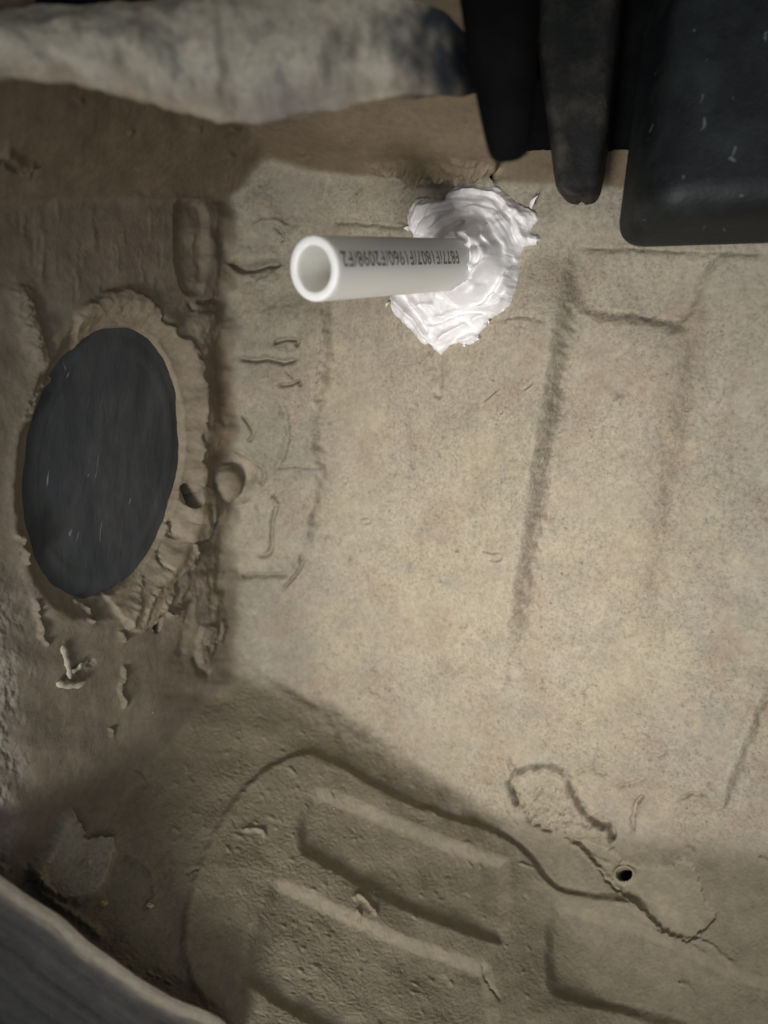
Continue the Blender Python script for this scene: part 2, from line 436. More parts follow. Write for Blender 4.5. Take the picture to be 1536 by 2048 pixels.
stroke([(500, 470), (520, 450), (560, 445), (575, 470), (560, 500)], 7, 0.6, 3, 14)
stroke([(548, 452), (568, 468), (566, 488)], 5, -0.9, 2, 14)
stroke([(470, 1290), (510, 1330), (570, 1370), (650, 1420)], 11, -0.4, 3, 24)
stroke([(660, 442), (740, 446), (815, 452)], 8, -0.9, 2, 20)
stroke([(880, 722), (882, 760), (880, 800)], 11, -0.9, 3, 18)
stroke([(1010, 640), (1050, 632), (1100, 640)], 5, -0.6, 3, 16)
GAIN[0] = 1.35; WID[0] = 1.0
# marks in the dust
for p in ([(968, 1094), (990, 1098), (1010, 1097), (1014, 1106), (1004, 1112), (985, 1110)], [(722, 1036), (740, 1034), (744, 1042), (728, 1046)],
          [(880, 1150), (900, 1165), (912, 1180)], [(868, 1142), (890, 1160)], [(770, 1160), (782, 1172), (796, 1178)],
          [(684, 950), (694, 958), (690, 968)], [(975, 800), (990, 790), (1002, 778)], [(1060, 780), (1078, 766)]):
    stroke(p, 3.2, -0.55, 1.0, 10, 0.1)
    stroke([(a + 3, b + 4) for a, b in p], 3.0, 0.45, 1.0, 10, 0.1)
# lip along the foot of the back panel, where it turns to the floor
stroke([(525, 1350), (600, 1400), (700, 1460), (820, 1505), (920, 1550), (1000, 1600)], 20, 0.9, 5, 26, 0.1, 0.3)
# sealer clump at the foot of the back panel
plateau([(1020, 1555), (1050, 1535), (1100, 1532), (1135, 1545), (1150, 1580), (1165, 1615), (1215, 1645), (1225, 1690), (1180, 1680), (1110, 1665), (1060, 1640), (1035, 1600)], 3.2, 6, 3, 16, True, 0.4)
for p, wd, a in (([(1018, 1560), (1026, 1590), (1034, 1615)], 7, -4.0), ([(1034, 1575), (1052, 1622), (1066, 1645), (1110, 1664)], 6, -2.2),
                 ([(1134, 1552), (1148, 1590), (1168, 1622), (1200, 1644), (1222, 1655), (1225, 1690)], 6, -3.0), ([(1030, 1548), (1075, 1532), (1110, 1538), (1130, 1550)], 5, 1.2),
                 ([(1066, 1600), (1080, 1575), (1115, 1566)], 5, -0.8), ([(1064, 1612), (1100, 1612), (1140, 1626)], 4, -0.7), ([(1112, 1570), (1108, 1600)], 3, -0.9),
                 ([(1150, 1550), (1185, 1538), (1212, 1556)], 5, -1.0), ([(1230, 1578), (1265, 1570), (1292, 1556)], 5, -0.8), ([(1284, 1590), (1266, 1630), (1268, 1664)], 6, -1.5),
                 ([(1360, 1602), (1380, 1586), (1420, 1584)], 5, -0.9)):
    stroke(p, wd * 0.85, a * 1.25, 2.5, 18, 0.1, 0.2)
blob(1090, 1590, 24, 20, 10, 0.9); blob(1085, 1630, 22, 16, 20, 0.8); blob(1150, 1650, 26, 14, 25, 0.9)

# --- floor: pressed panels and beads
GAIN[0] = 1.2
ledge([(440, 2040), (392, 1975), (366, 1890), (384, 1780), (430, 1665), (500, 1565), (600, 1510), (680, 1532), (780, 1590), (900, 1636), (985, 1662), (1050, 1702), (1098, 1762), (1150, 1786), (1270, 1800), (1330, 1830)], -2.6, 9, 90, 2, 30, 0.08)
stroke([(590, 1510), (680, 1530), (780, 1588), (900, 1634), (985, 1660), (1050, 1700), (1098, 1760), (1150, 1785), (1290, 1802)], 7, -0.5, 2, 26, 0.1)
for poly in ([(655, 1590), (820, 1662), (985, 1722), (1008, 1740), (1002, 1862), (975, 1872), (800, 1806), (650, 1722), (606, 1694), (612, 1625)],
             [(575, 1775), (760, 1862), (945, 1930), (975, 1955), (985, 2110), (900, 2150), (700, 2080), (510, 1970), (492, 1930), (540, 1800)],
             [(1112, 1822), (1200, 1838), (1330, 1880), (1500, 1960), (1640, 1990), (1640, 2160), (1420, 2080), (1320, 2040), (1140, 1992), (1104, 1960)]):
    plateau(poly, -3.5, 14, 2, 40)
# scraped patch of wet silt with a drain hole
w_, m_, s_ = plateau([(1210, 1690), (1250, 1726), (1330, 1735), (1372, 1720), (1395, 1752), (1410, 1800), (1432, 1830), (1405, 1862), (1380, 1880), (1330, 1868), (1305, 1838), (1265, 1800), (1225, 1775), (1170, 1700), (1130, 1670)], -2.0, 3.5, 5, 13)
paint(w_, m_, (0.29, 0.255, 0.185), 0.8); GRAIN[w_.sl] *= (1 - 0.6 * m_)
blob(1320, 1832, 20, 32, -25, -2.2)
for p, wd, a in (([(1120, 1668), (1160, 1700), (1215, 1752), (1250, 1790), (1280, 1815), (1310, 1850), (1335, 1868), (1400, 1884)], 5, 1.6),
                 ([(1150, 1690), (1190, 1715), (1225, 1728)], 4, 1.2), ([(1370, 1690), (1390, 1706)], 6, 1.7), ([(1380, 1888), (1430, 1925), (1480, 1965)], 4, 1.2),
                 ([(1392, 1878), (1425, 1892), (1442, 1910), (1470, 1930)], 5, 1.6), ([(1230, 1804), (1262, 1812), (1288, 1828)], 6, 1.4), ([(1520, 1712), (1540, 1728)], 6, 1.5)):
    stroke(p, wd * 0.9, a * 0.45, 2.5, 14, 0.1, 0.6)
for hx, hy, rr, ey in ((1248, 1748, 15, 0.85),):
    w = win([(hx, hy)], 40); d = np.hypot((w.X - hx), (w.Y - hy) / ey)
    H[w.sl] += MM * (1.2 * np.exp(-((d - rr - 4) / 4.5) ** 2) - 16 * sstep(rr + 1, rr - 3, d))
# silt crumbs and curled threads on the floor
for p, wd, a in (([(262, 1543), (278, 1550), (288, 1566), (292, 1584)], 4.5, 2.2), ([(250, 1712), (272, 1728), (292, 1738), (304, 1752)], 4.5, 2.2),
                 ([(488, 1664), (505, 1660), (522, 1662), (532, 1674)], 5, 2.0), ([(714, 1790), (730, 1800), (744, 1818), (754, 1832)], 5, 2.4), ([(716, 1788), (708, 1798)], 7, 2.2),
                 ([(712, 1820), (720, 1834), (716, 1848)], 5, 1.6), ([(966, 1926), (974, 1954), (1000, 2000)], 4, -1.6), ([(660, 1585), (668, 1600)], 4, 1.5),
                 ([(345, 1655), (358, 1664)], 4, 1.5), ([(375, 1748), (388, 1740), (398, 1744)], 5, -1.4), ([(300, 1800), (296, 1816), (306, 1826)], 7, 2.0), ([(850, 1622), (880, 1628)], 3, 1.1),
                 ([(1036, 1730), (1070, 1740)], 3, 1.1), ([(575, 1540), (590, 1552)], 4, 1.1), ([(1355, 1965), (1378, 1972)], 6, 1.4), ([(306, 1775), (310, 1795)], 4, 1.4)):
    stroke(p, wd * 0.72, a * 0.55, 1.5, 9, 0.05, 0.5)
for i in range(420):
    cx = random.uniform(260, 1120); cy = random.uniform(1440, 2060)
    if random.random() > 1.15 - cx / 1200: continue
    q, reg = base_q(np.array([[cx]]), np.array([[cy]]))
    if reg[0, 0] not in (2, 3): continue
    ang = random.uniform(10, 60); l = random.uniform(3, 9)
    blob(cx, cy, l, random.uniform(2.2, 3.8), ang, random.choice((0.3, 0.45, 0.6, -0.35)), 1.0, 1.0)
# gusset flange in the lower left corner
w_, m_, s_ = plateau([(135, 1618), (150, 1640), (172, 1680), (230, 1682), (222, 1740), (198, 1786), (150, 1806), (100, 1785), (58, 1745), (90, 1700)], 4.0, 6, 3, 14)
paint(w_, m_, (0.36, 0.33, 0.265), 0.9); GRAIN[w_.sl] += 0.3 * m_
stroke([(148, 1640), (168, 1672), (196, 1682), (232, 1682)], 4, 1.6, 2, 10, 0.05, 0.6); stroke([(166, 1730), (182, 1732)], 5, 1.6)
stroke([(95, 1690), (62, 1742), (90, 1790), (150, 1830), (210, 1880)], 10, 1.8, 3, 16, 0.1, 0.3)
w_, m_, s_ = plateau([(60, 1740), (100, 1700), (88, 1760), (140, 1812), (110, 1810)], 0.8, 8, 3, 14); paint(w_, m_, (0.42, 0.36, 0.28), 0.6)

# --- side panel: oval opening with its rolled edge, smeared with sealer
OV = dict(cx=217.0, cy=924.0, rx=153.0, ry=277.0, rot=9.0)
def oval_r(X, Y, grow=0.0):
    c, s = math.cos(math.radians(OV['rot'])), math.sin(math.radians(OV['rot']))
    u = ((X - OV['cx']) * c + (Y - OV['cy']) * s) / (OV['rx'] + grow); v = (-(X - OV['cx']) * s + (Y - OV['cy']) * c) / (OV['ry'] + grow)
    r = np.hypot(u, v); return (r - 1) * (OV['rx'] + 0.35 * (OV['ry'] - OV['rx']) * v * v / np.maximum(u * u + v * v, 1e-6)), np.arctan2(v, u)
w_, m_, s_ = plateau([(150, 640), (190, 600), (240, 578), (290, 590), (322, 636), (352, 664), (380, 690), (402, 742), (408, 800), (404, 900), (410, 962), (424, 1005), (424, 1050), (400, 1092), (372, 1130), (345, 1180), (316, 1232), (276, 1262), (235, 1230), (200, 1100), (180, 900), (160, 750)], 2.6, 6, 7, 24, True, 0.12)
paint(w_, m_, (0.27, 0.228, 0.172), 0.75); GRAIN[w_.sl] += 0.12 * m_
w = win([(0, 600), (420, 1260)], 30)
od, oa = oval_r(w.X, w.Y)
od = od + 3.5 * fbm(w.X / 30, w.Y / 30, 2) * sstep(0, 30, od)
H[w.sl] += MM * (-4.6 * sstep(36, 0, od) - 18 * sstep(2, -16, od) + 0.8 * np.exp(-((od - 36) / 12) ** 2))
OVALWIN = w
# lumps of sealer beside the rim
for x, y, rx_b, ry_b, r_, a in ((395, 1035, 20, 30, 10, 3.4), (372, 1070, 18, 26, 25, 2.4), (350, 1120, 14, 30, 28, 2.6), (330, 1150, 12, 24, 30, 2.0), (372, 1130, 10, 22, 20, 2.4),
                           (362, 1180, 10, 26, 20, 2.2), (345, 1225, 16, 10, 30, 2.0), (400, 700, 20, 44, -8, 3.0), (412, 780, 22, 40, 5, 2.4), (404, 640, 22, 24, 0, 3.2), (426, 625, 14, 20, 0, 2.2), (420, 830, 14, 40, 0, 1.8),
                           (375, 1010, 12, 16, 0, 2.0), (395, 560, 16, 40, 0, 1.6), (430, 520, 14, 44, -8, 2.0), (450, 560, 20, 30, -20, 1.8)):
    blob(x, y, rx_b, ry_b, r_, a * 0.9, 1.0, 3.0)
rough = win([(300, 560), (450, 1280)], 20)
band = sstep(290, 340, rough.X + 20 * fbm(rough.X / 50, rough.Y / 50, 2)) * sstep(470, 430, rough.X) * sstep(560, 640, rough.Y) * sstep(1300, 1200, rough.Y)
odr, _ = oval_r(rough.X, rough.Y)
H[rough.sl] += MM * 0.5 * band * sstep(46, 70, odr) * fbm(rough.X / 17, rough.Y / 34, 3, 0.6)
for p, wd, a in (([(392, 604), (412, 606), (440, 600)], 5, -2.0), ([(378, 604), (386, 622)], 4, -1.6), ([(345, 1040), (352, 1060), (344, 1078)], 6, -2.2), ([(404, 1008), (414, 1024)], 4, -1.5),
                 ([(430, 1040), (428, 1066), (404, 1082), (378, 1086)], 5, -2.2), ([(372, 1085), (384, 1110), (380, 1140)], 5, 1.8), ([(330, 1090), (322, 1120), (334, 1140)], 4, -1.6),
                 ([(352, 1180), (330, 1200), (320, 1222)], 4, 1.6), ([(330, 1228), (352, 1222), (362, 1212)], 6, 2.2), ([(290, 1150), (270, 1200), (250, 1260)], 5, 0.9),
                 ([(312, 1170), (290, 1215), (280, 1250)], 4, 0.9)):
    stroke(p, wd, a, 3, 11, 0.08, 0.5)
# slotted hole, half hidden hole
w = win([(378, 990)], 50); u = (w.X - 377) / 17; v = (w.Y - 990) / 24; d = np.hypot(u, v)
H[w.sl] += MM * (-24 * sstep(1.02, 0.84, d) * sstep(-0.35, 0.15, u) - 2.5 * sstep(1.05, 0.8, d) * sstep(-1.0, -0.2, u))
w = win([(314, 1248)], 30); c_, s__ = math.cos(0.16), math.sin(0.16); u = ((w.X - 314) * c_ + (w.Y - 1248) * s__) / 7.5; v = (-(w.X - 314) * s__ + (w.Y - 1248) * c_) / 17
H[w.sl] += MM * (-14 * sstep(1.1, 0.7, np.hypot(u, v)))
# dimple with a round boss in the corner
blob(466, 936, 46, 54, 0, -5.0, 2.0, 2)
stroke([(448, 430), (446, 560), (444, 700), (446, 860)], 18, -2.2, 5, 30, 0.15); stroke([(446, 1040), (442, 1120), (440, 1200)], 16, -1.6, 5, 30, 0.2)
# upright channel and brushed streaks
plateau([(350, 412), (372, 402), (398, 410), (410, 440), (408, 560), (392, 588), (368, 580), (352, 520)], -3.0, 6, 2, 20)
blob(372, 520, 10, 60, 0, -0.9)
for i in range(46):
    x = random.uniform(20, 440); y = random.uniform(390, 560)
    stroke([(x, y), (x + random.uniform(-4, 4), y + random.uniform(30, 90))], random.uniform(3, 7), random.choice((-0.22, 0.2, 0.28)), 3, 18, 0.25)
# left edge: folded seam
stroke([(40, 560), (58, 640), (80, 720), (88, 752)], 20, 2.6, 4, 22, 0.15, 0.3); stroke([(75, 580), (92, 660), (104, 740)], 9, -1.6, 3, 18)
stroke([(118, 752), (92, 775), (70, 800), (58, 850)], 9, 2.2, 3, 14, 0.1, 0.4)
stroke([(0, 300), (40, 330), (70, 336)], 14, 2.5, 2, 16); stroke([(0, 318), (40, 342), (75, 340)], 7, -2.0, 2, 16)
stroke([(-60, 388), (100, 384), (240, 392), (345, 396), (450, 392)], 12, 0.9, 3, 30, 0.1)
for p, wd, a in (([(72, 1195), (74, 1225), (84, 1250), (82, 1272), (100, 1290)], 5, 1.8), ([(42, 1060), (46, 1100), (54, 1130)], 6, 2.0), ([(28, 1068), (44, 1076)], 5, 1.6),
                 ([(248, 1330), (246, 1356), (238, 1380), (248, 1400), (244, 1416)], 3.5, 1.6), ([(152, 1204), (176, 1212), (184, 1230), (178, 1246)], 6, 2.2), ([(222, 1455), (226, 1474)], 4, 1.3),
                 ([(240, 1260), (246, 1282)], 6, 1.6), ([(190, 1320), (165, 1340), (155, 1352)], 6, -1.6)):
    stroke(p, wd, a, 2, 10, 0.08, 0.6)
plateau([(396, 1270), (410, 1248), (430, 1252), (434, 1270), (424, 1310), (408, 1328), (396, 1315)], 2.4, 5, 3, 14, True, 0.3)
stroke([(440, 1240), (446, 1258), (436, 1290)], 6, 1.4, 3, 12); stroke([(390, 1310), (402, 1340), (425, 1348)], 7, -1.6, 2, 14)
blob(400, 1180, 24, 70, 10, 1.2, 1.2, 10); stroke([(440, 1180), (430, 1230), (420, 1260)], 8, 0.9, 4, 14); stroke([(380, 1180), (372, 1260), (360, 1320)], 9, -0.9, 4, 14)
# paler greyish tone at the far left, rough silt band low on the side
w = win([(-420, 1050), (150, 1800)], 10)
m = sstep(75, -40, w.X + 45 * fbm(w.X / 40, w.Y / 60, 3)) * sstep(1080, 1240, w.Y); paint(w, m, (0.27, 0.25, 0.225), 0.8); H[w.sl] += MM * 0.9 * m * fbm(w.X / 14, w.Y / 22, 3)
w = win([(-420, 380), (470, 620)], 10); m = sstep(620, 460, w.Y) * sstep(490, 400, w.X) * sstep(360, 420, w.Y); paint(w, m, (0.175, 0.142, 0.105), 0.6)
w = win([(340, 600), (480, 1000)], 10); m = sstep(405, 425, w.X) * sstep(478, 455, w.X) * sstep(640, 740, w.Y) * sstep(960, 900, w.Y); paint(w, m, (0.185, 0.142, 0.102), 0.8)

# --- overhead: tan ledge and its bright broken edge
stroke([(560, 250), (700, 262), (850, 285), (990, 300)], 55, 3.0, 6, 40, 0.15)
stroke([(740, 325), (830, 335), (910, 338), (990, 334)], 12, 3.5, 4, 20, 0.12, 0.5)
stroke([(770, 352), (850, 362), (940, 362), (1010, 350)], 9, -2.0, 3, 18)
w = win([(700, 300), (1030, 360)], 10); rd, _, _ = poly_dist([(740, 326), (830, 336), (910, 338), (990, 334)], w.X, w.Y); paint(w, np.exp(-(rd / 13) ** 2) * sstep(-0.5, 0.3, fbm(w.X / 14, w.Y / 14, 2)), (0.50, 0.43, 0.33), 0.9)  # highlight along the ledge's edge painted as a paler tint
for p in ([(880, 318), (940, 326), (985, 330)], [(800, 330), (850, 340)], [(900, 300), (960, 318)]): stroke(p, 4, 1.6, 2, 10, 0.1)
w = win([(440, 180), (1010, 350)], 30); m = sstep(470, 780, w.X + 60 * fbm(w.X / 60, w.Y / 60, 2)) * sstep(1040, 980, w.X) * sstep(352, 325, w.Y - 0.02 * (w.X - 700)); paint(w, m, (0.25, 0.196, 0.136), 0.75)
for x, y in ((395, 258), (470, 258), (160, 200), (460, 312), (605, 303), (615, 318), (262, 266)): blob(x, y, 9, 6, random.uniform(-30, 30), 1.0, 1, 3)

# --- displaced surface, split into the panels that meet in the corner
P2 = P + NRM * H[..., None]
N2 = normals(P2)
ny, nx = X.shape
FI = grid_faces(ny, nx)
regf = REG0.ravel()[FI[:, 0]]
cavity = empty('body_cavity', (0.03, 0.36, 0.40))
tag(cavity, 'dust-coated pressed steel car body cavity surrounding the white pipe', 'car body', kind='structure')
def sub_panel(name, regs, label):
    f = FI[np.isin(regf, regs)][:, ::-1]
    used, inv = np.unique(f, return_inverse=True)
    V = P2.reshape(-1, 3)[used]
    o = mesh_from(name, V, inv.reshape(-1, 4), M_DUST)
    add_attr(o, 'tint', 'FLOAT_COLOR', TINT.reshape(-1, 3)[used]); add_attr(o, 'grain', 'FLOAT', np.clip(GRAIN.ravel()[used], 0, 1.2))
    nn = N2.reshape(-1, 3)[used]
    o.data.normals_split_custom_set_from_vertices([tuple(v) for v in nn.tolist()])
    adopt(o, cavity); o['label'] = label
    return o
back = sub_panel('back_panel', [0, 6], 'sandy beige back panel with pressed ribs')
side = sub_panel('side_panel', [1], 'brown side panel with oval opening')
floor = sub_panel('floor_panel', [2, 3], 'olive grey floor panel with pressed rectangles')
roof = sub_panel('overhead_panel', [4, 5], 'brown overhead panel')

def surf(px, py):
    """a point on the base cavity surface and its normal"""
    i = np.clip(np.searchsorted(gy, py), 0, ny - 1); j = np.clip(np.searchsorted(gx, px), 0, nx - 1)
    return P2[i, j].copy(), NRM[i, j].copy(), H[i, j]

def boss():
    p, n, _ = surf(456, 968)
    e1 = np.cross(n, (0, 0, 1.0)); e1 /= np.linalg.norm(e1); e2 = np.cross(n, e1)
    rows = []; a = np.linspace(0, 2 * np.pi, 40, endpoint=False)
    for k in range(15):
        t = k / 14 * math.pi * 0.5; r = 0.0104 * math.cos(t) ** 0.8 + 1e-5
        rows.append(p + n * (-0.001 + 0.0105 * math.sin(t)) + r * (np.cos(a)[:, None] * e1 + 1.08 * np.sin(a)[:, None] * e2) * (1 + 0.03 * np.sin(5 * a + k))[:, None])
    V = np.array(rows); o = mesh_from('domed_boss', V.reshape(-1, 3), grid_faces(15, 40, True)[:, ::-1], M_DUST)
    add_attr(o, 'tint', 'FLOAT_COLOR', np.tile((0.235, 0.198, 0.15), (600, 1))); add_attr(o, 'grain', 'FLOAT', np.full(600, 0.4))
    adopt(o, cavity); o['label'] = 'round dust-covered boss in the corner seam'
boss()

# ------------------------------------------------------------------ overhead flange, close to the lens: a folded, dusty sheet-metal lip
def flange():
    kx = [-420, -200, 0, 150, 300, 400, 480, 540, 640, 770, 850, 930, 1000, 1065]
    kb = [140, 146, 152, 160, 200, 228, 243, 238, 217, 195, 186, 182, 178, 170]
    kd = [0.205, 0.205, 0.205, 0.207, 0.21, 0.214, 0.218, 0.22, 0.222, 0.224, 0.228, 0.238, 0.262, 0.300]
    kt = [40, 34, 26, 20, 8, -14, -40, -60, -80, -90, -90, -90, -90, -90]
    nu, nv = 330, 64
    xs = np.linspace(kx[0], kx[-1], nu)
    yb = np.interp(xs, kx, kb); dd = np.interp(xs, kx, kd); yt = np.interp(xs, kx, kt)
    ker = np.ones(21) / 21
    for arr in (yb, dd, yt): arr[10:-10] = np.convolve(arr, ker, 'same')[10:-10]
    V = np.zeros((nv, nu, 3)); TI = np.zeros((nv, nu, 3))
    B = world_pt(xs, yb, dd); T = world_pt(xs, yt, dd + 0.014)
    back_dir = np.array((0.05, 0.85, 0.12))
    for k in range(nv):
        t = k / (nv - 1)
        if t < 0.62:                                   # face, bowed towards the opening
            s = t / 0.62; p = T + (B - T) * s; p = p + np.array((0, -1, 0.1)) * (0.007 * math.sin(math.pi * s) ** 0.8)
        elif t < 0.86:                                 # rolled under and back
            s = (t - 0.62) / 0.24; a = s * math.pi * 0.5
            p = B + np.array((0, 1, 0.72)) * 0.0198 * math.sin(a) + np.array((0, 0.3, -1)) * 0.0016 * math.sin(a * 2)
        else:
            s = (t - 0.86) / 0.14; p = B + np.array((0, 1, 0.72)) * (0.0198 + 0.02 * s) + np.array((0, 0, 1)) * 0.006 * s
        V[k] = p
    uu, vv = np.meshgrid(np.linspace(0, 33, nu), np.linspace(0, 8, nv))
    n = normals(V)
    h = 0.0015 * fbm(uu / 2.6, vv / 2.6, 2) + 0.0004 * fbm(uu * 1.1, vv * 0.9 + 3, 3)
    h += 0.0008 * np.exp(-((xs[None, :] - 436) / 12) ** 2)
    V = V + n * h[..., None]
    f1 = fbm(uu / 1.6 + 4, vv / 1.6, 3)
    beige = np.array((0.50, 0.47, 0.39)); pale = np.array((0.58, 0.54, 0.44)); pink = np.array((0.31, 0.245, 0.185)); navy = np.array((0.034, 0.040, 0.052))
    TI[:] = beige
    m = sstep(0.1, 0.7, f1)[..., None]; TI = TI * (1 - m) + pale * m
    m = (0.8 * sstep(0.15, 0.6, fbm(uu * 0.9 + 8, vv * 0.9 + 5, 3)))[..., None]; TI = TI * (1 - m) + np.array((0.33, 0.33, 0.285)) * m
    m = (0.6 * sstep(0.4, 0.8, fbm(uu * 0.8 + 3, vv * 0.8, 2)))[..., None]; TI = TI * (1 - m) + np.array((0.27, 0.24, 0.19)) * m
    m = (sstep(0.50, 0.66, vv / 8 + 0.06 * f1) * 0.85)[..., None]; TI = TI * (1 - m) + pink * m
    XX = np.broadcast_to(xs[None, :], (nv, nu)); tv = vv / 8
    m = (sstep(700, 880, XX + 90 * f1 - 60 * sstep(0.35, 0.62, tv)))[..., None]; TI = TI * (1 - m) + navy * m
    m = sstep(890, 965, XX + 30 * f1)[..., None]; TI = TI * (1 - m) + np.array((0.006, 0.006, 0.007)) * m  # end tinted black, shade of the gap put into the colour
    m = (np.exp(-(((XX - 590) / 110) ** 2 + ((tv - 0.60) / 0.10) ** 2)) * 0.6)[..., None]; TI = TI * (1 - m) + np.array((0.17, 0.17, 0.18)) * m
    for (cx, cy, rr) in ((676, 0.42, 16), (655, 0.50, 12), (705, 0.46, 14), (250, 0.5, 12), (300, 0.35, 8)):
        m = (np.exp(-(((XX - cx) / rr) ** 2 + ((tv - cy) / 0.05) ** 2)) * 0.75)[..., None]; TI = TI * (1 - m) + np.array((0.16, 0.14, 0.11)) * m
    o = mesh_from('overhead_flange', V.reshape(-1, 3), grid_faces(nv, nu), M_DUST)
    add_attr(o, 'tint', 'FLOAT_COLOR', TI.reshape(-1, 3)); add_attr(o, 'grain', 'FLOAT', np.full(nv * nu, 0.35))
    md = o.modifiers.new('sheet', 'SOLIDIFY'); md.thickness = 0.0015; md.offset = -1 if False else 0
    adopt(o, cavity); o['label'] = 'pale dusty flange with dark blue paint showing at one end'
flange()

def dark_tube():  # added dark tube that keeps the strip above the flange black
    pts = smooth_pts([(-420, -2, 0.222), (-200, -6, 0.222), (0, -10, 0.222), (150, -16, 0.223), (300, -30, 0.226), (450, -60, 0.230), (600, -110, 0.236)], 8)
    L = world_pt(pts[:, 0], pts[:, 1], pts[:, 2]); t = np.gradient(L, axis=0); t /= np.linalg.norm(t, axis=1, keepdims=True)
    u = np.cross(t, (0, 0, 1.0)); v = np.cross(u, t); a = np.linspace(0, 2 * np.pi, 28, endpoint=False)
    r = 0.0052 + 0.0006 * np.cos(3 * a)
    V = L[:, None] + (r * np.cos(a))[None, :, None] * u[:, None] + (r * np.sin(a))[None, :, None] * v[:, None]
    o = mesh_from('dark_gap_tube', V.reshape(-1, 3), grid_faces(len(L), 28, True), M_SHADE)
    tag(o, 'added black tube darkening the gap along the top of the pale dusty flange', 'seal')
dark_tube()

# ------------------------------------------------------------------ oval plug in the side panel
def rubber_plug():
    nr, na = 26, 128
    c0, s0 = math.cos(math.radians(OV['rot'])), math.sin(math.radians(OV['rot']))
    rows = []
    qn = nL / np.linalg.norm(nL)
    nrm = -np.array((qn[0], qn[2], qn[1]))             # camera axes -> world axes
    for i in range(nr + 1):
        r = i / nr * 1.07
        a = np.linspace(0, 2 * np.pi, na, endpoint=False)
        u = r * np.cos(a) * OV['rx']; v = r * np.sin(a) * OV['ry']
        px = OV['cx'] + u * c0 - v * s0; py = OV['cy'] + u * s0 + v * c0
        rx, ry = ray(px, py); d = cB / (nL[0] * rx + nL[1] * ry + nL[2])
        p = world_pt(px, py, d)
        hh = -0.0050 + 0.0012 * (1 - r * r) + 0.0004 * fbm(px / 40, py / 90, 3) + 0.0007 * math.exp(-((r - 0.86) / 0.02) ** 2)
        rows.append(p + nrm * hh[:, None])
    V = np.array(rows)
    rimrow = V[-1:] - nrm * 0.004
    V = np.concatenate([V, rimrow]); n = V.shape[0]
    o = mesh_from('rubber_plug', V.reshape(-1, 3), grid_faces(n, na, True), M_PLUG)
    tag(o, 'large dark grey oval rubber plug set into the brown side panel', 'plug')
    return o
rubber_plug()

